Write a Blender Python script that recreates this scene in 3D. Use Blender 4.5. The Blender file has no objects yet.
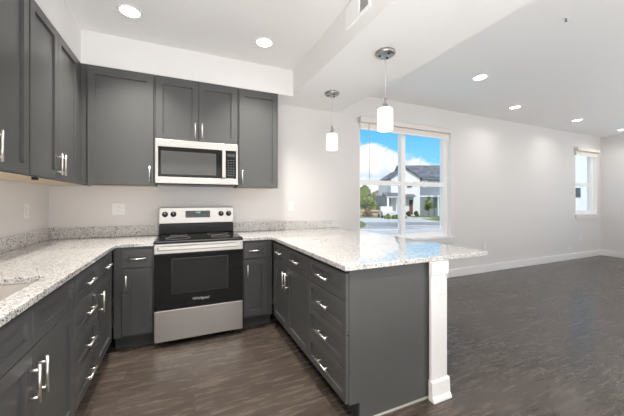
import bpy, bmesh, math, random
from mathutils import Vector, Matrix
random.seed(7)
S = bpy.context.scene
COL = S.collection
R = math.radians
# ------------------------------------------------------------ camera
YAW = 0.4185
cam_d = bpy.data.cameras.new('camera'); cam = bpy.data.objects.new('camera', cam_d); COL.objects.link(cam)
cam.location = (1.1528, -3.4913, 1.268)
cam.rotation_euler = (R(90), 0, -YAW)
cam_d.sensor_width = 36; cam_d.lens = 289.95 / 624 * 36
cam_d.shift_y = -6.44 / 624
cam_d.clip_start = 0.05; cam_d.clip_end = 500
S.camera = cam
# ------------------------------------------------------------ world: blue sky with cumulus
W = bpy.data.worlds.new('sky'); S.world = W; W.use_nodes = True
wn = W.node_tree; wn.nodes.clear()
def N(t, ty, **kw):
    n = t.nodes.new(ty)
    for k, v in kw.items():
        if k in n.inputs: n.inputs[k].default_value = v
        else: setattr(n, k, v)
    return n
def ramp(t, fac, stops, interp='LINEAR'):
    n = t.nodes.new('ShaderNodeValToRGB'); n.color_ramp.interpolation = interp
    cr = n.color_ramp
    while len(cr.elements) < len(stops): cr.elements.new(0.5)
    for e, (p, c) in zip(cr.elements, stops):
        e.position = p; e.color = (*c, 1) if len(c) == 3 else c
    t.links.new(fac, n.inputs[0]); return n
def math_n(t, op, a, b=None, clamp=False):
    n = t.nodes.new('ShaderNodeMath'); n.operation = op; n.use_clamp = clamp
    for i, x in enumerate((a, b)):
        if x is None: continue
        if isinstance(x, (int, float)): n.inputs[i].default_value = x
        else: t.links.new(x, n.inputs[i])
    return n.outputs[0]
tc = wn.nodes.new('ShaderNodeTexCoord')
sep = wn.nodes.new('ShaderNodeSeparateXYZ'); wn.links.new(tc.outputs['Generated'], sep.inputs[0])
bl = ramp(wn, sep.outputs['Z'], [(0.0, (.50, .78, .98)), (.12, (.20, .60, .92)), (.3, (.08, .46, .88)), (1, (.06, .25, .7))])
cn = N(wn, 'ShaderNodeTexNoise', Scale=9.0, Detail=9.0, Roughness=.55)
mp = wn.nodes.new('ShaderNodeMapping'); mp.inputs['Location'].default_value = (3.1, 1.3, .2); mp.inputs['Scale'].default_value = (1, 1, 1.25)
wn.links.new(tc.outputs['Generated'], mp.inputs[0]); wn.links.new(mp.outputs[0], cn.inputs['Vector'])
# a bank of cumulus low over the street: height of its top falls off to the east
az = math_n(wn, 'ARCTAN2', sep.outputs['X'], sep.outputs['Y'])         # 0 = north, + = east
top = math_n(wn, 'MULTIPLY_ADD', az, -.26); wn.nodes[-1].inputs[2].default_value = .355
hgt = math_n(wn, 'SUBTRACT', top, sep.outputs['Z'])
hgt = math_n(wn, 'MULTIPLY', hgt, 5.0)
cov = math_n(wn, 'ADD', hgt, cn.outputs['Fac'])
low = math_n(wn, 'MULTIPLY', math_n(wn, 'SUBTRACT', .115, sep.outputs['Z'], True), 9.0)
cov = math_n(wn, 'SUBTRACT', cov, low)
cmask = ramp(wn, cov, [(.50, (0, 0, 0)), (.60, (1, 1, 1))])
cc = ramp(wn, cn.outputs['Fac'], [(.36, (.60, .68, .82)), (.56, (1.0, 1.0, 1.0))])
mx = N(wn, 'ShaderNodeMix', data_type='RGBA'); wn.links.new(cmask.outputs[0], mx.inputs[0])
wn.links.new(bl.outputs[0], mx.inputs[6]); wn.links.new(cc.outputs[0], mx.inputs[7])
bg = N(wn, 'ShaderNodeBackground', Strength=1.15); wn.links.new(mx.outputs[2], bg.inputs[0])
wo = wn.nodes.new('ShaderNodeOutputWorld'); wn.links.new(bg.outputs[0], wo.inputs[0])
# ------------------------------------------------------------ sun, and added fill lights at the solid wall behind the camera
sd = bpy.data.lights.new('sun', 'SUN'); sd.energy = 3.3; sd.angle = R(1); sd.color = (1, .95, .88)
so = bpy.data.objects.new('sun', sd); COL.objects.link(so); so.rotation_euler = (R(42), 0, R(-18))
REAR_FILL = [(2.3, 34, 4.0), (7.2, 52, 4.0)]
for x, e, w_ in REAR_FILL:
    ad = bpy.data.lights.new('rear_fill', 'AREA'); ad.shape = 'RECTANGLE'; ad.size = w_; ad.size_y = 2.0
    ad.energy = e; ad.color = (.96, .98, 1.0)
    ao = bpy.data.objects.new('rear_fill', ad); COL.objects.link(ao); ao.location = (x, -6.42, 1.3); ao.rotation_euler = (R(90), 0, 0)
# added fill lights out of view, aimed up at the ceiling for soft light
for x, y, e in ((.8, -4.2, 61), (1.6, -4.2, 58), (5.8, -5.0, 24), (6.9, -4.3, 30), (8.8, -3.8, 46)):
    ad = bpy.data.lights.new('ceiling_fill', 'AREA'); ad.shape = 'DISK'; ad.size = 1.9; ad.energy = e; ad.color = (1, 1, 1)
    ao = bpy.data.objects.new('ceiling_fill', ad); COL.objects.link(ao); ao.location = (x, y, .4); ao.rotation_euler = (R(180), 0, 0)
KLAMP = 16        # watts of each kitchen downlight
LLAMP = 3.5        # living room
vs = S.view_settings
vs.view_transform = 'Standard'; vs.look = 'None'; vs.gamma = 1; vs.use_curve_mapping = False; vs.exposure = 0.11
S.cycles.use_denoising = True; S.cycles.sample_clamp_indirect = 6; S.cycles.max_bounces = 14; S.cycles.diffuse_bounces = 7
S.cycles.caustics_reflective = False; S.cycles.caustics_refractive = False

# ------------------------------------------------------------ materials
def mat(name, col=(.8, .8, .8), rough=.5, metal=0.0, emit=None, est=0, coat=0, spec=.5, bump=None):
    m = bpy.data.materials.new(name); m.use_nodes = True; t = m.node_tree; b = t.nodes['Principled BSDF']
    b.inputs['Base Color'].default_value = (*col, 1); b.inputs['Roughness'].default_value = rough
    b.inputs['Metallic'].default_value = metal; b.inputs['Coat Weight'].default_value = coat
    b.inputs['Specular IOR Level'].default_value = spec
    if emit: b.inputs['Emission Color'].default_value = (*emit, 1); b.inputs['Emission Strength'].default_value = est
    if bump:
        tc = t.nodes.new('ShaderNodeTexCoord'); n = N(t, 'ShaderNodeTexNoise', Scale=bump[0], Detail=4.0)
        t.links.new(tc.outputs['Object'], n.inputs['Vector'])
        bp = N(t, 'ShaderNodeBump', Strength=bump[1], Distance=.002); t.links.new(n.outputs['Fac'], bp.inputs['Height'])
        t.links.new(bp.outputs[0], b.inputs['Normal'])
    return m
WALL = mat('wall_paint', (.70, .68, .665), .75, bump=(220, .15))
CEIL = mat('ceiling_paint', (.83, .82, .81), .85, bump=(160, .2))
TRIMM = mat('white_trim_paint', (.80, .795, .785), .35)
CAB = mat('grey_cabinet_paint', (.082, .083, .081), .32, bump=(90, .05))
CABIN = mat('birch_ply', (.62, .50, .36), .5)
TOE = mat('toe_kick_grey', (.045, .047, .048), .5)
NICK = mat('brushed_nickel', (.86, .83, .79), .34, 1)
DNICK = mat('darker_satin_nickel', (.42, .41, .39), .3, 1)
BLK = mat('black_enamel', (.010, .010, .010), .2, spec=.25)
BGL = mat('black_glass', (.005, .005, .005), .06, spec=.3)
WGL = mat('oven_window_glass', (.012, .012, .012), .08, spec=.45)
MWG = mat('microwave_door_screen', (.055, .055, .052), .12, coat=.3)
KEYM = mat('dim_key_print', (.09, .09, .09), .4)
KNB = mat('dark_knob', (.02, .02, .02), .3)
DSP = mat('range_display', (.03, .045, .04), .2)
DTX = mat('display_digits', (.1, .3, .25), .3, emit=(.35, .9, .75), est=.8)
LOGO = mat('silver_lettering', (.75, .75, .75), .3, .6)
PLATE = mat('white_plastic', (.82, .81, .79), .35)
SLOT = mat('outlet_slot', (.35, .34, .33), .6)
VINYL = mat('white_vinyl', (.90, .90, .89), .3)
SHADE = mat('opal_glass_shade', (.9, .9, .88), .25, emit=(1, .95, .88), est=1.6)
FAB = mat('blind_fabric', (.76, .72, .675), .8)
CORD = mat('clear_cord', (.62, .61, .58), .35)
def lamp(name, L): return mat(name, (1, 1, 1), .4, emit=(1, .93, .84), est=L)
LENS = lamp('downlight_lens', 9)

def mk_steel():
    m = mat('stainless_steel', (.53, .51, .485), .4, 1); t = m.node_tree; b = t.nodes['Principled BSDF']
    tc = t.nodes.new('ShaderNodeTexCoord'); mp = t.nodes.new('ShaderNodeMapping'); mp.inputs['Scale'].default_value = (3, 3, 400)
    n = N(t, 'ShaderNodeTexNoise', Scale=2.0, Detail=3.0); t.links.new(tc.outputs['Object'], mp.inputs[0]); t.links.new(mp.outputs[0], n.inputs['Vector'])
    r = ramp(t, n.outputs['Fac'], [(.3, (.36,) * 3), (.7, (.46,) * 3)]); t.links.new(r.outputs[0], b.inputs['Roughness'])
    return m
STEEL = mk_steel()
def mk_granite():
    m = mat('speckled_granite', rough=.05, coat=.3); t = m.node_tree; b = t.nodes['Principled BSDF']
    tc = t.nodes.new('ShaderNodeTexCoord')
    def nz(s, d=2.0, r=.6):
        n = N(t, 'ShaderNodeTexNoise', Scale=s, Detail=d, Roughness=r); t.links.new(tc.outputs['Object'], n.inputs['Vector']); return n.outputs['Fac']
    base = ramp(t, nz(60, 4), [(.30, (.60, .575, .545)), (.5, (.62, .605, .585)), (.66, (.70, .688, .67))])
    v = N(t, 'ShaderNodeTexVoronoi', Scale=165.0, Randomness=1.0); t.links.new(tc.outputs['Object'], v.inputs['Vector'])
    sp = t.nodes.new('ShaderNodeSeparateColor'); t.links.new(v.outputs['Color'], sp.inputs[0])
    g1 = ramp(t, math_n(t, 'ADD', sp.outputs[0], math_n(t, 'MULTIPLY', nz(30, 2), .4)), [(.46, (1, 1, 1)), (.54, (0, 0, 0))])
    g2 = ramp(t, math_n(t, 'ADD', sp.outputs[1], math_n(t, 'MULTIPLY', nz(35, 2), .4)), [(.31, (1, 1, 1)), (.37, (0, 0, 0))])
    a = N(t, 'ShaderNodeMix', data_type='RGBA'); t.links.new(g1.outputs[0], a.inputs[0]); t.links.new(base.outputs[0], a.inputs[6]); a.inputs[7].default_value = (.40, .385, .365, 1)
    c = N(t, 'ShaderNodeMix', data_type='RGBA'); t.links.new(g2.outputs[0], c.inputs[0]); t.links.new(a.outputs[2], c.inputs[6]); c.inputs[7].default_value = (.13, .125, .12, 1)
    t.links.new(c.outputs[2], b.inputs['Base Color']); return m
GRAN = mk_granite()
def mk_floor():
    m = mat('wood_plank_floor', rough=.3); t = m.node_tree; b = t.nodes['Principled BSDF']
    tc = t.nodes.new('ShaderNodeTexCoord')
    br = N(t, 'ShaderNodeTexBrick', Scale=1.0); br.offset = .37; br.offset_frequency = 2
    br.inputs['Brick Width'].default_value = 1.22; br.inputs['Row Height'].default_value = .18; br.inputs['Mortar Size'].default_value = .0018
    br.inputs['Color1'].default_value = (0, 0, 0, 1); br.inputs['Color2'].default_value = (1, 1, 1, 1); br.inputs['Mortar'].default_value = (.5, .5, .5, 1)
    t.links.new(tc.outputs['Object'], br.inputs['Vector'])
    mp = t.nodes.new('ShaderNodeMapping'); mp.inputs['Scale'].default_value = (1.5, 10, 1)
    off = t.nodes.new('ShaderNodeVectorMath'); off.operation = 'MULTIPLY_ADD'; t.links.new(br.outputs['Color'], off.inputs[0]); off.inputs[1].default_value = (7, 3, 5)
    t.links.new(tc.outputs['Object'], off.inputs[2]); t.links.new(off.outputs[0], mp.inputs[0])
    n = N(t, 'ShaderNodeTexNoise', Scale=2.6, Detail=9.0, Roughness=.68, Distortion=.25); t.links.new(mp.outputs[0], n.inputs['Vector'])
    mp2 = t.nodes.new('ShaderNodeMapping'); mp2.inputs['Scale'].default_value = (5, 60, 1); t.links.new(off.outputs[0], mp2.inputs[0])
    n2 = N(t, 'ShaderNodeTexNoise', Scale=1.4, Detail=5.0); t.links.new(mp2.outputs[0], n2.inputs['Vector'])
    f = math_n(t, 'ADD', math_n(t, 'MULTIPLY', n.outputs['Fac'], .86), math_n(t, 'MULTIPLY', n2.outputs['Fac'], .14))
    f = math_n(t, 'ADD', f, math_n(t, 'MULTIPLY', math_n(t, 'SUBTRACT', br.outputs['Color'], .5), .09))
    c = ramp(t, f, [(.30, (.032, .025, .020)), (.5, (.066, .052, .042)), (.72, (.116, .093, .075))])
    d = N(t, 'ShaderNodeMix', data_type='RGBA'); t.links.new(math_n(t, 'MULTIPLY', br.outputs['Fac'], .65), d.inputs[0]); t.links.new(c.outputs[0], d.inputs[6]); d.inputs[7].default_value = (.04, .03, .026, 1)
    t.links.new(d.outputs[2], b.inputs['Base Color'])
    rr = ramp(t, n.outputs['Fac'], [(.3, (.21,) * 3), (.7, (.31,) * 3)]); t.links.new(rr.outputs[0], b.inputs['Roughness'])
    return m
FLOOR = mk_floor(); FLOOR.node_tree.nodes['Principled BSDF'].inputs['Specular IOR Level'].default_value = .5
def mk_glass():
    m = bpy.data.materials.new('window_glass'); m.use_nodes = True; t = m.node_tree; t.nodes.clear()
    o = t.nodes.new('ShaderNodeOutputMaterial'); mi = t.nodes.new('ShaderNodeMixShader')
    tr = t.nodes.new('ShaderNodeBsdfTransparent'); gl = N(t, 'ShaderNodeBsdfGlossy', Roughness=0.0)
    tr.inputs[0].default_value = (.97, .98, .98, 1)
    lw = N(t, 'ShaderNodeLayerWeight', Blend=.5); fr = math_n(t, 'MULTIPLY_ADD', math_n(t, 'POWER', lw.outputs['Facing'], 4.0), .35); t.nodes[-1].inputs[2].default_value = .02; fr = fr.node; t.links.new(fr.outputs[0], mi.inputs[0]); t.links.new(tr.outputs[0], mi.inputs[1]); t.links.new(gl.outputs[0], mi.inputs[2])
    t.links.new(mi.outputs[0], o.inputs[0]); return m
GLASS = mk_glass()
def mk_noise(name, c1, c2, scale, rough=.9, stretch=(1, 1, 1)):
    m = mat(name, rough=rough); t = m.node_tree; b = t.nodes['Principled BSDF']
    tc = t.nodes.new('ShaderNodeTexCoord'); mp = t.nodes.new('ShaderNodeMapping'); mp.inputs['Scale'].default_value = stretch
    t.links.new(tc.outputs['Object'], mp.inputs[0]); n = N(t, 'ShaderNodeTexNoise', Scale=scale, Detail=5.0); t.links.new(mp.outputs[0], n.inputs['Vector'])
    r = ramp(t, n.outputs['Fac'], [(.35, c1), (.65, c2)]); t.links.new(r.outputs[0], b.inputs['Base Color']); return m
GRASS = mk_noise('lawn_grass', (.10, .16, .03), (.22, .28, .07), 1.2)
ROAD = mk_noise('asphalt', (.26, .255, .25), (.33, .325, .32), .8)
CONC = mk_noise('concrete', (.50, .48, .45), (.60, .58, .55), 1.5)
LEAF = mk_noise('green_leaves', (.05, .09, .015), (.20, .26, .05), 2.5)
LEAFD = mk_noise('dark_leaves', (.03, .05, .02), (.08, .11, .05), 2.5)
LEAFB = mk_noise('olive_leaves', (.13, .12, .07), (.24, .22, .14), 2.0)
MULCH = mk_noise('brown_shrub', (.10, .05, .025), (.24, .14, .07), 3)
BARK = mk_noise('bark', (.10, .07, .05), (.2, .15, .1), 6)
SHING = mk_noise('grey_shingles', (.09, .095, .11), (.20, .205, .22), 1.6, stretch=(1, 1, 3))
def mk_siding(name, col, pitch=.2):
    m = mat(name, col, .6); t = m.node_tree; b = t.nodes['Principled BSDF']
    tc = t.nodes.new('ShaderNodeTexCoord'); s = t.nodes.new('ShaderNodeSeparateXYZ'); t.links.new(tc.outputs['Object'], s.inputs[0])
    f = math_n(t, 'FRACT', math_n(t, 'DIVIDE', s.outputs['Z'], pitch))
    bp = N(t, 'ShaderNodeBump', Strength=.6, Distance=.02); t.links.new(f, bp.inputs['Height']); t.links.new(bp.outputs[0], b.inputs['Normal']); return m
WSID = mk_siding('white_lap_siding', (.80, .81, .83)); GSID = mk_siding('blue_grey_lap_siding', (.22, .27, .32))
HTR = mat('house_white_trim', (.82, .82, .82), .5); HDK = mat('house_dark_opening', (.03, .035, .04), .3)
HRED = mat('red_front_door', (.20, .07, .06), .4); HGAR = mat('grey_garage_door', (.22, .235, .25), .5)
FENCEM = mk_noise('cedar_fence', (.42, .27, .17), (.60, .42, .28), 3, stretch=(1, 1, 6))
TRUCK = mat('white_truck_paint', (.62, .63, .65), .3, coat=.3); RUB = mat('tyre_rubber', (.02, .02, .02), .8)

# ------------------------------------------------------------ helpers
def box(bm, x0, x1, y0, y1, z0, z1, bev=0.0):
    vs_ = [bm.verts.new((x, y, z)) for z in (z0, z1) for y in (y0, y1) for x in (x0, x1)]
    fs = [bm.faces.new([vs_[i] for i in q]) for q in ((0, 2, 3, 1), (4, 5, 7, 6), (0, 1, 5, 4), (2, 6, 7, 3), (0, 4, 6, 2), (1, 3, 7, 5))]
    if bev: bmesh.ops.bevel(bm, geom=list({e for f in fs for e in f.edges}), offset=bev, segments=2, affect='EDGES', profile=.5)
def cyl(bm, p0, p1, r0, r1=None, seg=16, cap=True):
    p0, p1 = Vector(p0), Vector(p1); r1 = r0 if r1 is None else r1
    d = (p1 - p0).normalized(); a = d.orthogonal().normalized(); b = d.cross(a)
    rings = []
    for p, r in ((p0, r0), (p1, r1)):
        rings.append([bm.verts.new(p + a * r * math.cos(2 * math.pi * i / seg) + b * r * math.sin(2 * math.pi * i / seg)) for i in range(seg)])
    for i in range(seg):
        f = bm.faces.new((rings[0][i], rings[0][(i + 1) % seg], rings[1][(i + 1) % seg], rings[1][i])); f.smooth = True
    if cap: bm.faces.new(rings[0][::-1]); bm.faces.new(rings[1])
def lathe(bm, prof, cx=0, cy=0, cz=0, seg=32):
    rings = []
    for r, z in prof:
        if r < 1e-6: rings.append([bm.verts.new((cx, cy, cz + z))])
        else: rings.append([bm.verts.new((cx + r * math.cos(2 * math.pi * i / seg), cy + r * math.sin(2 * math.pi * i / seg), cz + z)) for i in range(seg)])
    for a, b in zip(rings, rings[1:]):
        for i in range(seg):
            j = (i + 1) % seg
            if len(a) == 1: f = bm.faces.new((a[0], b[j], b[i]))
            elif len(b) == 1: f = bm.faces.new((a[i], a[j], b[0]))
            else: f = bm.faces.new((a[i], a[j], b[j], b[i]))
            f.smooth = True
def prism(bm, pts, axis, a0, a1):
    """extrude a 2-D outline along an axis; pts are the two other coordinates in x<y<z order"""
    def P(p, a):
        q = list(p); q.insert('xyz'.index(axis), a); return q
    A = [bm.verts.new(P(p, a0)) for p in pts]; B = [bm.verts.new(P(p, a1)) for p in pts]
    bm.faces.new(A[::-1]); bm.faces.new(B); n = len(pts)
    for i in range(n): bm.faces.new((A[i], A[(i + 1) % n], B[(i + 1) % n], B[i]))
def cells(bm, us, vs_, solid, w0, w1, axis='z'):
    """slab made of grid cells with outer faces only. axis = thickness direction"""
    cache = {}
    def V(i, j, k):
        if (i, j, k) not in cache:
            u, v, w = us[i], vs_[j], (w0, w1)[k]
            cache[i, j, k] = bm.verts.new({'z': (u, v, w), 'y': (u, w, v), 'x': (w, u, v)}[axis])
        return cache[i, j, k]
    S_ = lambda i, j: 0 <= i < len(us) - 1 and 0 <= j < len(vs_) - 1 and solid(i, j)
    for i in range(len(us) - 1):
        for j in range(len(vs_) - 1):
            if not S_(i, j): continue
            bm.faces.new((V(i, j, 1), V(i + 1, j, 1), V(i + 1, j + 1, 1), V(i, j + 1, 1)))
            bm.faces.new((V(i, j, 0), V(i, j + 1, 0), V(i + 1, j + 1, 0), V(i + 1, j, 0)))
            if not S_(i - 1, j): bm.faces.new((V(i, j, 0), V(i, j, 1), V(i, j + 1, 1), V(i, j + 1, 0)))
            if not S_(i + 1, j): bm.faces.new((V(i + 1, j, 0), V(i + 1, j + 1, 0), V(i + 1, j + 1, 1), V(i + 1, j, 1)))
            if not S_(i, j - 1): bm.faces.new((V(i, j, 0), V(i + 1, j, 0), V(i + 1, j, 1), V(i, j, 1)))
            if not S_(i, j + 1): bm.faces.new((V(i, j + 1, 0), V(i, j + 1, 1), V(i + 1, j + 1, 1), V(i + 1, j + 1, 0)))
def obj(name, bm, m, parent=None, kind=None, bevel=0):
    bmesh.ops.recalc_face_normals(bm, faces=bm.faces[:])
    me = bpy.data.meshes.new(name); bm.to_mesh(me); bm.free()
    me.materials.append(m)
    o = bpy.data.objects.new(name, me); COL.objects.link(o)
    if parent: o.parent = parent
    if kind: o['kind'] = kind
    if bevel:
        b = o.modifiers.new('bevel', 'BEVEL'); b.width = bevel; b.segments = 2; b.limit_method = 'ANGLE'
    return o
def B(name, m, boxes, parent=None, bev=0.0, kind=None, **k):
    bm = bmesh.new()
    for b in boxes: box(bm, *b, bev=bev)
    return obj(name, bm, m, parent, kind, **k)
def thing(name, label, cat, loc=(0, 0, 0), rz=0, group=None, kind=None):
    o = bpy.data.objects.new(name, None); COL.objects.link(o); o.location = loc; o.rotation_euler = (0, 0, rz); o.empty_display_size = .1
    return tag(o, label, cat, group, kind)
def tag(o, label, cat, group=None, kind=None):
    if label: o['label'] = label
    if cat: o['category'] = cat
    if group: o['group'] = group
    if kind: o['kind'] = kind
    return o
def struct(name, m, boxes=None, bm=None, parent=None):
    return B(name, m, boxes, parent, kind='structure') if boxes else obj(name, bm, m, parent, 'structure')
def copy_tree(o, parent=None):
    c = o.copy(); COL.objects.link(c); c.parent = parent
    for ch in [x for x in bpy.data.objects if x.parent == o]: copy_tree(ch, c)
    return c

# ------------------------------------------------------------ room shell
XE, YS, ZC, ZS = 10.17, -6.5, 2.786, 2.489
T = .16
struct('floor', FLOOR, [(-T, XE + T, YS - T, T, -.12, 0)])
struct('ceiling', CEIL, [(-T, XE + T, YS - T, T, ZC, ZC + .12)])
struct('wall_left', WALL, [(-T, 0, YS - T, T, 0, ZC)])
OP = [(3.445, 5.265, .66, 2.425), (9.085, 10.02, .955, 2.425)]
bm = bmesh.new()
xs = [0, OP[0][0], OP[0][1], OP[1][0], OP[1][1], XE]; zs_ = [0, OP[0][2], OP[1][2], OP[0][3], ZC]
cells(bm, xs, zs_, lambda i, j: not ((i == 1 and j in (1, 2)) or (i == 3 and j == 2)), 0, T, 'y')
struct('wall_back', WALL, bm=bm)
EW = (-3.0, -1.15, .6, 2.4)
bm = bmesh.new()
cells(bm, [YS - T, EW[0], EW[1], T], [0, EW[2], EW[3], ZC], lambda i, j: not (i == 1 and j == 1), XE, XE + T, 'x')
struct('wall_right', WALL, bm=bm)
struct('wall_front', WALL, [(0, XE, YS - T, YS, 0, ZC)])
bm = bmesh.new()   # dropped soffit above the wall cabinets and the dropped beam above the peninsula
cells(bm, [0, .33, 2.318, 3.10], [YS, -.33, 0], lambda i, j: (j == 1) or i in (0, 2), ZS, ZC, 'z')
struct('ceiling_soffit', CEIL, bm=bm)
struct('wall_peninsula', WALL, [(2.615, 2.73, -2.10, 0, 0, .882)])
def basebd(name, boxes): return B(name, TRIMM, boxes, kind='structure', bevel=.006)
basebd('baseboard_back', [(2.745, XE - .015, -.015, -.0005, 0, .135)])
basebd('baseboard_right', [(XE - .015, XE - .0005, YS, -.0005, 0, .135)])
basebd('baseboard_peninsula', [(2.7305, 2.745, -2.08, -.016, 0, .135)])
basebd('baseboard_left', [(0.0005, .015, YS, -2.60, 0, .135)])

def window_unit(n, x0, x1, z0, z1, mull, zr, y=.08, FR=.10):
    w = thing('window_%d' % n, None, None, kind='structure')
    F = .06
    bx = [(x0, x0 + F, y, y + .07, z0, z1), (x1 - FR, x1, y, y + .07, z0, z1), (x1 - FR + .035, x1 - FR + .045, y - .008, y, z0, z1), (x0 + F, x1 - FR, y, y + .07, z1 - .06, z1), (x0 + F, x1 - FR, y, y + .07, z0, z0 + .06)]
    B('window_frame', VINYL, bx, w, kind='structure')
    edges = [x0 + F] + ([mull[0], mull[1]] if mull else []) + [x1 - FR]
    if mull: B('window_mullion', VINYL, [(mull[0], mull[1], y - .005, y + .072, z0 + .06, z1 - .06)], w, kind='structure')
    for a, b in zip(edges[::2], edges[1::2]):
        B('meeting_rail', VINYL, [(a, b, y + .002, y + .055, zr - .035, zr + .035), (a, a + .008, y + .012, y + .05, z0 + .06, zr - .035), (b - .008, b, y + .012, y + .05, z0 + .06, zr - .035), (a + .008, b - .008, y + .012, y + .05, z0 + .06, z0 + .085)], w, kind='structure')
        bm = bmesh.new(); box(bm, a + .008, b - .008, y + .016, y + .020, z0 + .085, zr - .035); box(bm, a, b, y + .030, y + .034, zr + .035, z1 - .06)
        obj('window_glass', bm, GLASS, w, 'structure')
    return w
w1 = window_unit(1, 3.447, 5.263, .685, 2.423, (4.262, 4.345), 1.55)
B('window_sill', TRIMM, [(3.447, 5.263, .0, .08, .662, .684), (3.41, 5.30, -.045, 0, .662, .684), (3.43, 5.28, -.016, -.0005, .60, .662)], w1, kind='structure')
for w_, (a, b, c, d) in ((w1, OP[0]),):
    B('jamb_liner', VINYL, [(a + .0003, a + .0018, .0, .08, c + .025, d - .002), (b - .0018, b - .0003, .0, .08, c + .025, d - .002)], w_, kind='structure')
w2 = window_unit(2, 9.087, 10.018, .975, 2.423, None, 1.66, FR=.10)
B('jamb_liner', VINYL, [(10.0182, 10.0197, .0, .08, .98, 2.42)], w2, kind='structure')
B('window_sill', TRIMM, [(9.087, 10.018, .0, .08, .957, .975), (9.05, 10.055, -.04, 0, .957, .975), (9.07, 10.035, -.016, -.0005, .89, .957)], w2, kind='structure')
# side window on the right-hand wall
w3 = thing('window_3', None, None, kind='structure')
y0, y1, z0, z1 = EW; ym = (y0 + y1) / 2
B('window_frame', VINYL, [(XE + .06, XE + .13, a, b, c, d) for a, b, c, d in ((y0, y0 + .05, z0, z1), (y1 - .05, y1, z0, z1), (ym - .06, ym + .06, z0 + .05, z1 - .05), (y0 + .05, y1 - .05, z0, z0 + .05), (y0 + .05, y1 - .05, z1 - .05, z1))], w3, kind='structure')
B('window_glass', GLASS, [(XE + .09, XE + .094, y0 + .05, ym - .06, z0 + .05, z1 - .05), (XE + .09, XE + .094, ym + .06, y1 - .05, z0 + .05, z1 - .05)], w3, kind='structure')

def blind(label, x0, x1, wand_x):
    t = thing('roller_blind', label, 'blind', ((x0 + x1) / 2, -.001, 2.34))
    h = (x1 - x0) / 2
    B('cassette', FAB, [(-h, h, -.075, 0, .045, .118)], t, bevel=.012)
    B('end_cap', mat('grey_end_cap', (.62, .59, .55), .5), [(-h - .006, -h, -.078, 0, .042, .121)], t)
    B('shade_roll', FAB, [(-h + .02, h - .02, -.03, -.004, -.03, .045)], t, bevel=.008)
    B('hem_bar', VINYL, [(-h + .02, h - .02, -.034, -.002, -.045, -.03)], t, bevel=.003)
    if wand_x:
        bm = bmesh.new(); cyl(bm, (wand_x - (x0 + x1) / 2, -.045, .045), (wand_x - (x0 + x1) / 2, -.045, -.75), .0045, seg=8)
        obj('control_wand', bm, CORD, t)
blind('rolled-up beige roller blind above the wide double window', 3.42, 5.19, 3.58)
blind('rolled-up beige roller blind above the small far window', 9.02, 9.96, None)

# ------------------------------------------------------------ cabinets
DT = .019
def shaker(w, h, fr=.057, name='door', parent=None, x=0, z=0, y=0, dp=.013):
    """front panel: local x 0..w, z 0..h, face towards -y"""
    bm = bmesh.new(); yf = y - DT - .001; yb = y - .001
    if h < .22: fr = min(fr, .045)
    def ring(a, yy): return [bm.verts.new(p) for p in ((x + a, yy, z + a), (x + w - a, yy, z + a), (x + w - a, yy, z + h - a), (x + a, yy, z + h - a))]
    r = [ring(0, yb), ring(0, yf + .0015), ring(.0015, yf), ring(fr, yf), ring(fr + .0006, yf + dp)]
    bm.faces.new(r[0])
    for a, b in zip(r, r[1:]):
        for i in range(4): bm.faces.new((a[i], a[(i + 1) % 4], b[(i + 1) % 4], b[i]))
    bm.faces.new(r[-1])
    return obj(name, bm, CAB, parent)
def pull(parent, cx, cz, vertical, L=.148, y=0):
    bm = bmesh.new(); yf = y - DT - .001; yb = yf - .032; h = L / 2
    if vertical:
        cyl(bm, (cx, yb, cz - h), (cx, yb, cz + h), .006, seg=12)
        for s in (-1, 1): cyl(bm, (cx, yf, cz + s * (h - .022)), (cx, yb, cz + s * (h - .022)), .005, seg=10)
    else:
        cyl(bm, (cx - h, yb, cz), (cx + h, yb, cz), .006, seg=12)
        for s in (-1, 1): cyl(bm, (cx + s * (h - .022), yf, cz), (cx + s * (h - .022), yb, cz), .005, seg=10)
    return obj('handle', bm, NICK, parent)
ZB, ZT = .115, .882
def base_cab(name, label, loc, rz, w, fronts, depth=.575, end_right=False, end_left=False, group=None, hollow=False):
    """loc = floor point under the left end of the face frame; fronts: (kind, x0, x1, z0, z1, handle)"""
    t = thing(name, label, 'cabinet', loc, rz, group)
    bm = bmesh.new()
    if hollow:
        box(bm, 0, w, 0, .018, ZB, ZT); box(bm, 0, w, depth - .018, depth, ZB, ZT); box(bm, 0, .018, .018, depth - .018, ZB, ZT); box(bm, w - .018, w, .018, depth - .018, ZB, ZT); box(bm, .018, w - .018, .018, depth - .018, ZB, ZB + .018)
    else: box(bm, 0, w, 0, depth, ZB, ZT)
    obj('body', bm, CAB, t)
    B('toe_kick', TOE, [(0, w, .07, .085, 0, ZB)], t)
    for k, x0, x1, z0, z1, hd in fronts:
        f = shaker(x1 - x0, z1 - z0, name=k, parent=t, x=x0, z=z0)
        if hd:
            if hd[0] == 'h': pull(f, (x0 + x1) / 2, (z0 + z1) / 2, False)
            else: pull(f, x0 + .032 if hd[1] == 'l' else x1 - .032, z1 - .125, True)
    return t
DZ = [(.7035, .862), (.513, .6985), (.3185, .508), (.125, .3135)]
g = .003
LB = ((.60))
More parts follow.
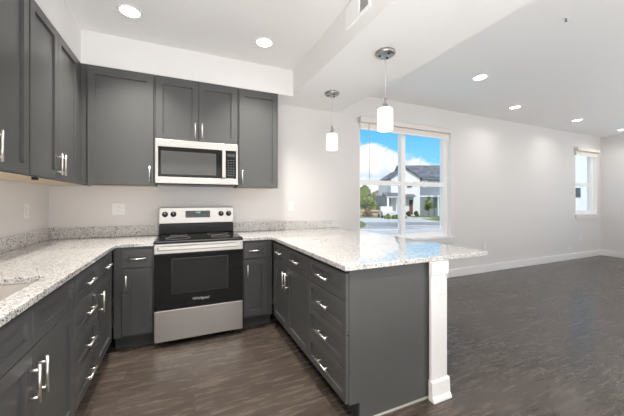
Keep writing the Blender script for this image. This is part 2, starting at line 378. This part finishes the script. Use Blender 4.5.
# left run, faces +X : local x -> +Y
sinkb = base_cab('sink_base_cabinet', 'grey base cabinet below the sink with two blank panels over a pair of doors', (.60, -2.46, 0), R(90), .918,
         [('panel', g, .4365, *DZ[0], None), ('panel', .4405, .915, *DZ[0], None),
          ('door', g, .4365, .125, .698, ('v', 'r')), ('door', .4405, .915, .125, .698, ('v', 'l'))], hollow=True)
base_cab('drawer_base_cabinet', 'grey base cabinet of four stacked drawers beside the sink cabinet', (.60, -1.54, 0), R(90), .438,
         [('drawer', g, .435, a, b, 'h') for a, b in DZ])
base_cab('base_cabinet', 'grey base cabinet with one drawer over a door at the end of the sink run', (.60, -1.10, 0), R(90), .475,
         [('drawer', g, .44, *DZ[0], 'h'), ('door', g, .44, .125, .698, ('v', 'l'))])
# back run, faces -Y
base_cab('base_cabinet', 'narrow grey base cabinet between the inside corner and the left of the stove', (.622, -.60, 0), 0, .298,
         [('drawer', .063, .286, *DZ[0], 'h'), ('door', .063, .286, .135, .698, ('v', 'l'))])
base_cab('base_cabinet', 'narrow grey base cabinet between the stove and the peninsula', (1.688, -.60, 0), 0, .30,
         [('drawer', .012, .243, *DZ[0], 'h'), ('door', .012, .243, .135, .698, ('v', 'l'))])
# peninsula, faces -X : local x -> -Y
base_cab('base_cabinet', 'grey peninsula cabinet with two drawers over a pair of doors', (2.01, -.625, 0), R(-90), .913,
         [('drawer', .03, .455, *DZ[0], 'h'), ('drawer', .459, .910, *DZ[0], 'h'),
          ('door', .03, .438, .125, .698, ('v', 'r')), ('door', .442, .910, .125, .698, ('v', 'l'))], depth=.60)
dc = base_cab('drawer_base_cabinet', 'grey four-drawer cabinet at the open end of the peninsula', (2.01, -1.54, 0), R(-90), .525,
         [('drawer', g, .538, a, b, 'h') for a, b in DZ], depth=.60)
bm = bmesh.new()
prism(bm, [(0, ZB), (.07, ZB), (.07, 0), (.60, 0), (.60, ZT), (0, ZT)], 'x', .526, .542)
ep = obj('end_panel', bm, CAB, dc)
B('shoe_strip', mat('pale_caulk_strip', (.42, .41, .38), .6), [(.542, .548, .075, .60, 0.0, .010)], dc)

def wall_cab(label, loc, rz, w, z0, z1, doors, depth=.308, filler=0):
    t = thing('wall_cabinet', label, 'cabinet', loc, rz)
    B('body', CAB, [(0, w, 0, depth, z0 + .012, z1)], t)
    B('underside', CABIN, [(.012, w - .012, .012, depth, z0 + .004, z0 + .012)], t)
    B('bottom_rail', CAB, [(0, w, -.0005, .012, z0, z0 + .012)], t)
    for x0, x1, s in doors:
        f = shaker(x1 - x0, z1 - .028 - z0 - .006, parent=t, x=x0, z=z0 + .006)
        pull(f, x0 + .03 if s == 'l' else x1 - .03, z0 + .11, True)
    return t
UB, UT = 1.418, ZS - .001
wall_cab('tall grey two-door wall cabinet over the sink, farthest from the room corner', (.33, -2.08, 0), R(90), .765, UB, UT, [(.004, .379, 'r'), (.383, .758, 'l')], depth=.329)
wall_cab('grey two-door wall cabinet on the side wall, nearest to the room corner', (.33, -1.313, 0), R(90), 1.312, UB, UT, [(.008, .413, 'r'), (.417, .822, 'l')], depth=.329)
wall_cab('tall grey single-door wall cabinet between the room corner and the microwave', (.3305, -.33, 0), 0, .5765, UB, UT, [(.0515, .5645, 'r')], depth=.329)
wall_cab('short grey two-door wall cabinet directly above the microwave', (.909, -.33, 0), 0, .776, 1.866, UT, [(.008, .386, 'r'), (.390, .766, 'l')], depth=.329)
wall_cab('tall grey single-door wall cabinet at the open end, beside the microwave', (1.687, -.33, 0), 0, .448, UB, UT, [(.012, .438, 'l')], depth=.329)
B('wiring_clip', BLK, [(.285, .310, -1.125, -1.085, UB - .014, UB + .004)], bev=.004)
tag(bpy.data.objects['wiring_clip'], 'small black clip under the side-wall cabinets', 'clip')

# ------------------------------------------------------------ counters
CT0, CT1 = .884, .914
bm = bmesh.new()
cells(bm, [0.0005, .12, .555, .645, .918], [-2.50, -2.40, -1.70, -.645, -.0005],
      lambda i, j: (j == 3) or (i < 3 and not (i == 1 and j == 1)), CT0, CT1)
tag(obj('countertop', bm, GRAN, bevel=.003), 'L-shaped speckled granite worktop with the sink cut-out', 'countertop')
bm = bmesh.new()
cells(bm, [1.686, 1.968, 3.138], [-2.112, -.645, -.0005], lambda i, j: i == 1 or j == 1, CT0, CT1)
tag(obj('countertop', bm, GRAN, bevel=.003), 'speckled granite worktop covering the peninsula', 'countertop')
BZ = CT1 + .001
tag(B('backsplash', GRAN, [(.0005, .020, -2.50, -.0215, BZ, BZ + .105)], bevel=.002), 'low granite upstand along the side wall behind the sink', 'backsplash')
tag(B('backsplash', GRAN, [(.0005, .915, -.0205, -.0005, BZ, BZ + .105)], bevel=.002), 'low granite upstand on the back wall between the corner and stove', 'backsplash')
tag(B('backsplash', GRAN, [(1.688, 3.11, -.0205, -.0005, BZ, BZ + .105)], bevel=.002), 'low granite upstand on the back wall behind the peninsula', 'backsplash')

# sink basin (undermount)
t = thing('kitchen_sink', 'undermount stainless steel sink set in the L-shaped worktop', 'sink', (.3375, -2.05, .883))
bm = bmesh.new()
def rr(a, b, r, z, n=6):
    pts = []
    for cx, cy, st in ((a - r, b - r, 0), (-a + r, b - r, 90), (-a + r, -b + r, 180), (a - r, -b + r, 270)):
        for i in range(n + 1):
            th = R(st + 90 * i / n); pts.append(bm.verts.new((cx + r * math.cos(th), cy + r * math.sin(th), z)))
    return pts
rs = [rr(.230, .363, .03, 0), rr(.215, .348, .03, 0), rr(.212, .345, .03, -.19), rr(.18, .31, .03, -.21)]
for a, b in zip(rs, rs[1:]):
    n = len(a)
    for i in range(n): bm.faces.new((a[i], a[(i + 1) % n], b[(i + 1) % n], b[i]))
bm.faces.new(rs[-1])
o = obj('basin', bm, mat('satin_sink_steel', (.66, .62, .58), .4, .5), t); sm = o.modifiers.new('solid', 'SOLIDIFY'); sm.thickness = .0012; sm.offset = 1
bm = bmesh.new(); lathe(bm, [(0, .003), (.035, .003), (.042, .0), (.042, -.001), (0, -.001)], cz=-.209, seg=24); obj('drain', bm, NICK, t)

# ------------------------------------------------------------ range
t = thing('electric_range', 'stainless steel freestanding electric stove with black glass top and oven door', 'stove', (1.302, 0, 0))
H = .377
B('body', BLK, [(-H, H, -.63, -.015, .045, .905)], t)
for x in (-H + .02, H - .06):
    for y in (-.60, -.08): B('foot', KNB, [(x, x + .04, y, y + .04, 0, .045)], t)
B('cooktop', BGL, [(-H, H, -.655, -.065, .905, .926)], t, bevel=.006)
for bx_, by_, br_ in ((-.19, -.49, .105), (.19, -.49, .085), (-.19, -.22, .08), (.19, -.22, .105)):
    bm = bmesh.new(); lathe(bm, [(br_, 0), (br_, .0008), (br_ - .003, .0008), (br_ - .003, 0)], bx_, by_, .9262, 40); obj('burner_ring', bm, SLOT, t)
B('riser', BLK, [(-H, H, -.070, -.015, .926, 1.036)], t, bevel=.004)
bm = bmesh.new(); prism(bm, [(-H, 1.036), (H, 1.036), (H, 1.188), (H - .014, 1.202), (-H + .014, 1.202), (-H, 1.188)], 'y', -.085, -.012)
cp = obj('control_panel', bm, STEEL, t, bevel=.003)
B('display', DSP, [(-.125, .125, -.088, -.0855, 1.094, 1.168)], cp)
for i, kx in enumerate((-.322, -.242, .243, .325)):
    bm = bmesh.new(); lathe(bm, [(0, .034), (.018, .034), (.021, .030), (.023, .006), (.029, .004), (.029, 0), (0, 0)], seg=28)
    bmesh.ops.transform(bm, matrix=Matrix.Translation((kx, -.085, 1.133)) @ Matrix.Rotation(R(90), 4, 'X'), verts=bm.verts[:])
    k = obj('knob', bm, KNB, t)
    B('indicator', LOGO, [(kx - .002, kx + .002, -.1200, -.1192, 1.136, 1.152)], k)
def text(body, size, loc, rot, m, parent, name, bold=0.0, al='CENTER'):
    c = bpy.data.curves.new(name, 'FONT'); c.body = body; c.size = size; c.align_x = al; c.align_y = 'CENTER'; c.extrude = .0006; c.offset = bold
    o = bpy.data.objects.new(name, c); COL.objects.link(o); o.location = loc; o.rotation_euler = rot; c.materials.append(m)
    bpy.context.view_layer.update(); me = bpy.data.meshes.new_from_object(o.evaluated_get(bpy.context.evaluated_depsgraph_get()))
    bpy.data.objects.remove(o); o = bpy.data.objects.new(name, me); COL.objects.link(o); o.location = loc; o.rotation_euler = rot; o.parent = parent; return o
text('12:00', .022, (-.0, -.0888, 1.150), (R(90), 0, 0), DTX, cp, 'clock_digits')
B('display_button', KEYM, [(-.11 + .024 * i, -.098 + .024 * i, -.0886, -.088, z, z + .006) for i in range(10) for z in (1.103, 1.118)], cp)
B('door_trim', STEEL, [(-H, H, -.672, -.632, .812, .896)], t, bevel=.004)
dr = B('oven_door', BGL, [(-H, H, -.668, -.632, .327, .811)], t, bevel=.004)
B('oven_window', WGL, [(-.235, .235, -.6700, -.6685, .46, .76)], dr)
B('window_border', mat('window_border_grey', (.035, .035, .035), .25), [(-.24, .24, -.6690, -.6682, .455, .765)], dr)
text('Whirlpool', .034, (0, -.6692, .392), (R(90), 0, 0), LOGO, dr, 'brand_lettering')
bm = bmesh.new()
box(bm, -.345, .345, -.722, -.704, .846, .880, bev=.006)
for s in (-1, 1): box(bm, s * .335 - .014, s * .335 + .014, -.706, -.671, .850, .876, bev=.003)
obj('oven_handle', bm, STEEL, t)
B('storage_drawer', STEEL, [(-H, H, -.670, -.632, .047, .318)], t, bevel=.005)

# ------------------------------------------------------------ microwave
t = thing('microwave', 'stainless steel microwave with black window mounted above the stove', 'microwave', (1.2955, 0, 1.443))
h = .3835
B('body', BLK, [(-h, h, -.375, -.002, 0.006, .421)], t)
bm = bmesh.new(); cells(bm, [-h, -h + .026, .269, h - .020, h], [0.0, .062, .350, .420], lambda i, j: j in (0, 2) or i in (0, 3), -.402, -.376, 'y')
fr = obj('front_frame', bm, STEEL, t, bevel=.003)
dd = B('door_glass', BGL, [(-h + .0262, .2198, -.399, -.376, .0622, .3498)], t)
B('door_window', MWG, [(-h + .048, .165, -.4002, -.3992, .088, .310)], dd)
B('control_pad', BGL, [(.2202, h - .0202, -.399, -.376, .0622, .3498)], t)
B('key', KEYM, [(.279 + i * .026, .293 + i * .026, -.3996, -.399, .09 + j * .026, .100 + j * .026) for i in range(3) for j in range(7)], t)
B('clock_display', DSP, [(.275, .353, -.4, -.399, .288, .318)], t)
bm = bmesh.new(); box(bm, .218, .256, -.437, -.420, .066, .346, bev=.006)
for z in (.085, .31): box(bm, .227, .247, -.421, -.3985, z, z + .02, bev=.002)
obj('door_handle', bm, STEEL, t)
B('vent_grille', KNB, [(-h + .03, h - .03, -.36, -.04, -.012, .006)], t)

# ------------------------------------------------------------ pendants
def pendant(label, x, y):
    t = thing('pendant_light', label, 'pendant light', (x, y, ZS), group='pendant lights over the peninsula')
    bm = bmesh.new(); lathe(bm, [(0, -.0005), (.080, -.0005), (.082, -.006), (.078, -.020), (.070, -.026), (0, -.028)]); c = obj('ceiling_canopy', bm, DNICK, t)
    for a in (30, 150, 270):
        bm = bmesh.new(); lathe(bm, [(.009, 0), (.009, -.008), (.005, -.011), (0, -.011)], .045 * math.cos(R(a)), .045 * math.sin(R(a)), -.026, 12); obj('screw_cap', bm, KNB, c)
    bm = bmesh.new(); cyl(bm, (0, 0, -.027), (0, 0, -.378), .0028, seg=8); obj('cord', bm, CORD, t)
    bm = bmesh.new(); lathe(bm, [(0, -.375), (.008, -.375), (.010, -.415), (.022, -.420), (.024, -.450), (.034, -.453), (.034, -.459), (0, -.459)], seg=24); obj('socket_cap', bm, NICK, t)
    bm = bmesh.new(); lathe(bm, [(0, -.4595), (.052, -.4595), (.061, -.468), (.062, -.52), (.062, -.628), (.059, -.640), (.054, -.641), (.054, -.60), (0, -.60)]); obj('lamp_shade', bm, SHADE, t)
    pd = bpy.data.lights.new('pendant_bulb', 'AREA'); pd.shape = 'DISK'; pd.size = .09; pd.energy = .8; pd.color = (1, .93, .85)
    po = bpy.data.objects.new('pendant_bulb', pd); COL.objects.link(po); po.parent = t; po.location = (0, 0, -.645)
pendant('pendant light with white cylinder shade hanging nearer the back wall', 2.684, -.602)
pendant('pendant light with white cylinder shade hanging in front of the wide window', 2.664, -1.567)

# ------------------------------------------------------------ downlights
def downlight(label, x, y, m, group):
    m_spread = 100 if x < 2.3 else 150
    t = thing('recessed_light', label, 'ceiling light', (x, y, ZC), group=group)
    bm = bmesh.new(); lathe(bm, [(.070, -.0005), (.086, -.0005), (.088, -.004), (.085, -.008), (.076, -.011), (.070, -.008), (.070, -.0005)]); obj('trim_ring', bm, TRIMM, t)
    bm = bmesh.new(); lathe(bm, [(.069, -.001), (.069, -.008), (.04, -.0135), (0, -.015)]); obj('lens', bm, LENS, t)
    ld = bpy.data.lights.new('downlight_lamp', 'AREA'); ld.shape = 'DISK'; ld.size = .13; ld.energy = m; ld.spread = R(m_spread); ld.color = (1, .95, .89)
    lo = bpy.data.objects.new('downlight_lamp', ld); COL.objects.link(lo); lo.parent = t; lo.location = (0, 0, -.017)
gk, gl = 'downlights in the kitchen ceiling', 'downlights in the living room ceiling'
downlight('round kitchen downlight over the sink side of the room', .767, -.792, KLAMP, gk)
downlight('round kitchen downlight beside the dropped beam, in front of the stove', 1.857, -.786, KLAMP, gk)
for x, y in ((.767, -2.9), (1.857, -2.9), (.9, -4.9), (1.857, -4.9)):
    downlight('round kitchen downlight further back in the kitchen ceiling', x, y, KLAMP, gk)
downlight('round living room downlight closest to the dropped beam, near the wide window', 4.459, -1.095, LLAMP, gl)
downlight('second living room downlight from the beam, along the window wall', 6.021, -.563, LLAMP, gl)
downlight('third living room downlight from the beam, along the window wall', 7.852, -.566, LLAMP, gl)
downlight('fourth living room downlight from the beam, by the far corner', 9.60, -.565, LLAMP, gl)
for x, y in ((4.46, -4.0), (7.0, -4.0), (9.4, -4.0)):
    downlight('round living room downlight over the middle of the room', x, y, LLAMP, gl)

t = thing('fire_sprinkler', 'small chrome fire sprinkler head in the living room ceiling', 'sprinkler', (4.046, -2.154, ZC))
bm = bmesh.new(); lathe(bm, [(0, -.0005), (.038, -.0005), (.036, -.006), (.018, -.010), (0, -.010)], seg=24); obj('escutcheon', bm, TRIMM, t); t.scale = (.62, .62, .62)
bm = bmesh.new(); lathe(bm, [(0, -.010), (.008, -.010), (.006, -.040), (.004, -.045), (0, -.045)], seg=12)
for a in range(8):
    x, y = math.cos(a * math.pi / 4), math.sin(a * math.pi / 4); cyl(bm, (x * .003, y * .003, -.045), (x * .016, y * .016, -.047), .0025, seg=6)
obj('deflector', bm, KNB, t)

# return vent on the kitchen face of the beam
t = thing('air_vent', 'white metal air grille on the side of the dropped beam', 'vent', (2.318, -1.70, 2.68))
y0, y1 = -.16, .155
bm = bmesh.new(); cells(bm, [y0, y0 + .018, y0 + .125, y1], [-.088, -.070, .070, .088], lambda i, j: j != 1 or i != 1, -.018, -.0005, 'x'); obj('frame', bm, VINYL, t, bevel=.004)
bm = bmesh.new(); box(bm, -.003, -.0008, y0 + .0185, y0 + .1245, -.0695, .0695); obj('duct_back', bm, SLOT, t)
bm = bmesh.new()
for i in range(9):
    y = y0 + .026 + i * .0115; prism(bm, [(-.012, y), (-.011, y), (-.004, y + .006), (-.005, y + .006)], 'z', -.0695, .0695)
obj('louvre', bm, TRIMM, t)

# ------------------------------------------------------------ peninsula end post
t = thing('end_post', 'white boxed post supporting the open end of the peninsula worktop', 'post', (2.662, -2.10, 0))
B('shaft', TRIMM, [(-.070, .066, -.020, -.0006, .13, .80)], t, bevel=.002)
B('collar', TRIMM, [(-.074, .073, -.028, -.0006, .80, .882)], t, bevel=.003)
bm = bmesh.new(); prism(bm, [(-.0006, 0), (-.048, 0), (-.046, .016), (-.034, .034), (-.030, .118), (-.022, .130), (-.0006, .130)], 'x', -.076, .080)
obj('plinth', bm, TRIMM, t, bevel=.002)

# ------------------------------------------------------------ outlets and switches
def plate(name, label, loc, rz, w, hgt, kind):
    t = thing(name, label, 'outlet' if 'outlet' in name else 'switch', loc, rz, 'wall plates')
    B('cover_plate', PLATE, [(-w / 2, w / 2, -.006, -.0005, -hgt / 2, hgt / 2)], t, bevel=.0025)
    if kind == 'outlet':
        for z in (-.020, .020):
            s = B('socket', PLATE, [(-.017, .017, -.0085, -.006, z - .014, z + .014)], t, bevel=.003)
            B('slots', SLOT, [(a, a + .002, -.0090, -.0084, z - .003, z + .006) for a in (-.007, .005)] + [(-.002, .002, -.009, -.0084, z - .010, z - .006)], s)
    else:
        for x in kind: B('rocker', PLATE, [(x - .016, x + .016, -.010, -.006, -.033, .033)], t, bevel=.003); B('rocker_edge', SLOT, [(x - .018, x + .018, -.0066, -.006, -.035, .035)], t)
plate('light_switch', 'white rocker switch on the side wall above the worktop', (0.0, -.43, 1.19), R(90), .072, .118, (0,))
plate('wall_outlet', 'wide white wall plate between the corner and the stove', (.556, 0, 1.192), 0, .114, .118, 'outlet')
plate('light_switch', 'white switch plate on the back wall above the peninsula end of the upstand', (2.412, 0, 1.21), 0, .072, .118, (0,))
plate('wall_outlet', 'white outlet low on the living room wall just past the peninsula worktop', (6.085, 0, .452), 0, .072, .118, 'outlet')
plate('wall_outlet', 'white outlet just above the baseboard towards the far window', (8.826, 0, .245), 0, .072, .118, 'outlet')
plate('wall_outlet', 'white outlet below the small far window', (9.271, 0, .452), 0, .072, .118, 'outlet')
plate('wall_outlet', 'white outlet near the top of the peninsula end post', (2.676, -2.120, .73), 0, .068, .112, 'outlet')

# ------------------------------------------------------------ outside
GZ = -.80
ex = Vector((math.cos(YAW), -math.sin(YAW), 0)); ey = Vector((math.sin(YAW), math.cos(YAW), 0))
def L(lat, d, z=GZ):  # street frame: metres across and along, from the kitchen
    p = Vector((1.1528, -3.4913, 0)) + ex * lat + ey * d; p.z = z; return p
def strip(name, m, lat0, lat1, d0, d1, z0, z1):
    o = B(name, m, [(lat0, lat1, d0, d1, z0, z1)], kind='structure'); o.location = L(0, 0, 0); o.rotation_euler = (0, 0, -YAW); return o
strip('ground_lawn', GRASS, -120, 200, 12, 260, GZ - .3, GZ)
strip('sidewalk_near', CONC, -60, 90, 12.5, 21.5, GZ, GZ + .05)
strip('road', ROAD, -60, 90, 21.5, 28.8, GZ, GZ + .02)
strip('kerb', CONC, 13.0, 90, 28.8, 29.6, GZ, GZ + .08)
strip('side_street', CONC, -60, 13.0, 28.8, 36.0, GZ, GZ + .03)
strip('sidewalk_far', CONC, 13.0, 90, 35.2, 37.0, GZ, GZ + .06)
strip('driveway', CONC, 8.9, 12.9, 36.0, 41.8, GZ, GZ + .05)
def outdoor(name, label, cat, lat, d, z=GZ, rz=0, **k): return thing(name, label, cat, L(lat, d, z), -YAW + rz, **k)
t = outdoor('house', 'two-storey white and blue-grey house across the street seen through the wide window', 'house', 15.64, 42)
bm = bmesh.new(); prism(bm, [(-4.2, 0), (0, 0), (0, 5.5), (-2.1, 6.85), (-4.2, 5.5)], 'y', 0, 8); obj('gable_wing', bm, WSID, t)
bm = bmesh.new()
for s in (-1, 1): prism(bm, [(-2.1, 6.87), (-2.1 + s * 2.4, 5.32), (-2.1 + s * 2.4, 5.47), (-2.1, 7.02)], 'y', -.3, 8)
obj('gable_roof', bm, SHING, t)
B('grey_wing', GSID, [(0.01, 9, .6, 8, 0, 5.55)], t)
bm = bmesh.new(); prism(bm, [(.2, 5.55), (.2, 5.68), (4.3, 7.85), (8.4, 5.68), (8.4, 5.55)], 'x', -2.1, 9.3); obj('wing_roof', bm, SHING, t)
B('band', HTR, [(0.02, 9, .52, .6, 2.75, 2.95), (0.02, .16, .52, .6, 0, 5.55), (0.02, 9, .50, .6, 5.35, 5.55)], t)
for x, z in ((.5, 4.15), (3.2, 4.15)):
    f = B('window', HTR, [(x, x + .75, .50, .6, z, z + .95)], t); B('pane', HDK, [(x + .1, x + .65, .48, .50, z + .1, z + .85)], f)
B('garage_door', HGAR, [(.7, 2.0, .54, .6, 0, 2.3)], t)
B('white_column', HTR, [(2.35, 2.55, -.6, -.4, 0, 2.7), (2.9, 3.1, -.6, -.4, 0, 2.7), (2.2, 5, -.8, .5, 2.7, 2.95)], t)
B('front_door', HRED, [(-1.55, -1.05, -.06, 0, .2, 2.15)], t)
B('transom', HDK, [(-1.55, -1.05, -.07, 0, 1.75, 2.3)], t)
bm = bmesh.new(); prism(bm, [(-1.2, 2.75), (0, 3.15), (0, 2.75)], 'x', -2.6, -.9); obj('porch_roof', bm, SHING, t)
f = B('window', HTR, [(-2.0, -1.1, -.05, 0, 4.0, 5.0)], t); B('pane', HDK, [(-1.9, -1.2, -.07, -.05, 4.1, 4.9)], f)
bm = bmesh.new(); prism(bm, [(-2.0, 2.85), (.2, 3.4), (.2, 2.85)], 'x', -5.4, -3.3); obj('side_porch_roof', bm, SHING, t)
B('side_porch', HTR, [(-5.2, -4.95, -1.8, -1.55, 0, 2.65), (-3.75, -3.5, -1.8, -1.55, 0, 2.65), (-5.3, -3.4, -1.9, -1.5, 2.65, 2.85)], t)
B('side_wing', GSID, [(-5.1, -4.21, .2, 6, 0, 3.0)], t)

def blob(bm, c, r, sub=2, sq=(1, 1, 1)):
    res = bmesh.ops.create_icosphere(bm, subdivisions=sub, radius=1)
    for v in res['verts']:
        k = r * (1 + random.uniform(-.16, .16)); v.co = Vector((c[0] + v.co.x * k * sq[0], c[1] + v.co.y * k * sq[1], c[2] + v.co.z * k * sq[2]))
def leaves(bm, c, r, n, s):
    for _ in range(n):
        d = Vector((random.gauss(0, 1), random.gauss(0, 1), random.gauss(0, 1))).normalized()
        p = Vector(c) + d * r * random.uniform(.85, 1.22); a = d.orthogonal().normalized().lerp(Vector((random.random(), random.random(), random.random())), .6).normalized() * s; b = a.cross(d).normalized() * s
        vv = [bm.verts.new(p + q) for q in (a, b, -a, -b)]; bm.faces.new(vv)
def tree(label, lat, d, hgt, cr, m, blobs=9, name='leafy_tree', trunk=True, sz=.16, wide=1.0, group='trees across the street'):
    t = outdoor(name, label, 'tree' if trunk else 'shrub', lat, d, group=group)
    if trunk:
        bm = bmesh.new(); cyl(bm, (0, 0, -.05), (.1, 0, hgt * .6), .06 * hgt / 3, .03 * hgt / 3, 10)
        for a in range(3): cyl(bm, (.03, 0, hgt * .3), (math.cos(a * 2.1) * cr * .5, math.sin(a * 2.1) * cr * .5, hgt * .6), .03 * hgt / 3, .012, 8)
        obj('trunk', bm, BARK, t)
    bm = bmesh.new()
    for i in range(blobs):
        a = i * 2.4; q = math.sqrt(i / blobs); zz = (hgt - cr * .6) - (q * (hgt * (.62 if trunk else .8))) * random.uniform(.3, 1)
        c = (math.cos(a) * cr * .6 * q * wide, math.sin(a) * cr * .6 * q, max(zz, cr * .35)); r = cr * random.uniform(.38, .55)
        blob(bm, c, r); leaves(bm, c, r, 90, sz)
    obj('crown', bm, m, t)
tree('large bright green tree behind the tan fence across the street', 8.2, 45.0, 4.9, 1.75, LEAF, 14)
tree('second green tree at the edge of the wide window', 3.4, 49.0, 3.6, 1.7, LEAF, 10)
tree('olive brown tree behind the parked white truck', 14.0, 60, 5.0, 2.4, LEAFB, 12)
tree('dark tree rising beside the white house', 18.6, 61, 6.2, 2.0, LEAFD, 10)
tree('young green tree in front of the grey garage door', 15.9, 39.5, 2.9, .62, LEAF, 7, sz=.08)
for i, x in enumerate((12.4, 13.55, 14.65)):
    tree('low dark shrub against the white house wall', x, 40.7, .8, .45, LEAFD, 4, 'foundation_shrub', False, .06, group='low dark shrubs along the house front')
tree('brown shrub at the end of the tan fence', 7.6, 39.8, 1.3, .7, MULCH, 6, 'autumn_shrub', False, .08, group=None)
for x in (2.2, 3.8, 5.4):
    tree('low green shrub along the far sidewalk', x, 39.6, .6, .6, LEAF, 4, 'verge_shrub', False, .07, group='low green shrubs along the far sidewalk')
tree('small green shrub on the near verge below the window', 3.85, 20.6 + 2.6, .55, .55, LEAF, 5, 'verge_shrub', False, .05, group=None)
for x in (9.0, 10.0, 10.9):
    tree('yellow-green bush beside the end of the driveway, in front of the truck', x, 34.4, .62, .5, LEAF, 5, 'driveway_bush', False, .06, group='bushes in front of the truck')
t = outdoor('rail_fence', 'tan timber rail fence across the street below the green tree', 'fence', .8, 41.6)
B('rail', FENCEM, [(0, 9.1, -.03, .03, z, z + .26) for z in (.15, .62)], t)
for i in range(6): B('fence_post', FENCEM, [(i * 1.796, i * 1.796 + .12, -.06, .06, 0, 1.0)], t)
t = outdoor('pickup_truck', 'white pickup truck parked on the driveway of the white house', 'truck', 9.55, 37.5, rz=R(86))
t.scale = (.84, .84, .84)
bm = bmesh.new(); prism(bm, [(-2.5, .45), (2.5, .45), (2.5, 1.0), (1.3, 1.05), (.8, 1.7), (-.6, 1.7), (-.8, 1.08), (-2.5, 1.08)], 'y', -.9, .9); obj('cab_and_bed', bm, TRUCK, t, bevel=.06)
B('side_window', HDK, [(-.5, .05, -.91, .91, 1.12, 1.58), (.12, .75, -.91, .91, 1.12, 1.5)], t)
for x in (-1.6, 1.6):
    for s in (-1, 1):
        bm = bmesh.new(); cyl(bm, (x, s * .72, .38), (x, s * .93, .38), .38, seg=20); obj('wheel', bm, RUB, t)
# neighbour's house seen through the small far window
t = thing('house', 'white sided neighbouring house seen through the small far window', 'house', (27.5, 9.5, GZ))
B('house_wall', WSID, [(0, 14, 0, 9, 0, 7.0)], t)
bm = bmesh.new(); prism(bm, [(-.4, 6.9), (4.5, 9.5), (9.4, 6.9), (9.4, 7.05), (4.5, 9.65), (-.4, 7.05)], 'x', -.4, 14.4); obj('roof', bm, SHING, t)
B('corner_board', HTR, [(3.0, 3.35, -.06, 0, 0, 7.0), (7.4, 7.8, -.06, 0, 0, 7.0)], t)
for x, z, w_, hh in ((1.2, 2.4, 2.6, .8), (5.0, 2.4, 1.6, 1.3), (5.0, 4.9, 1.6, 1.3), (9.5, 2.4, 1.6, 1.3)):
    f = B('window', HTR, [(x - .1, x + w_ + .1, -.05, 0, z - .1, z + hh + .1)], t); B('pane', HDK, [(x, x + w_, -.07, -.05, z, z + hh)], f)
B('side_door', HGAR, [(2.0, 2.8, -.07, 0, 0, 2.1)], t)
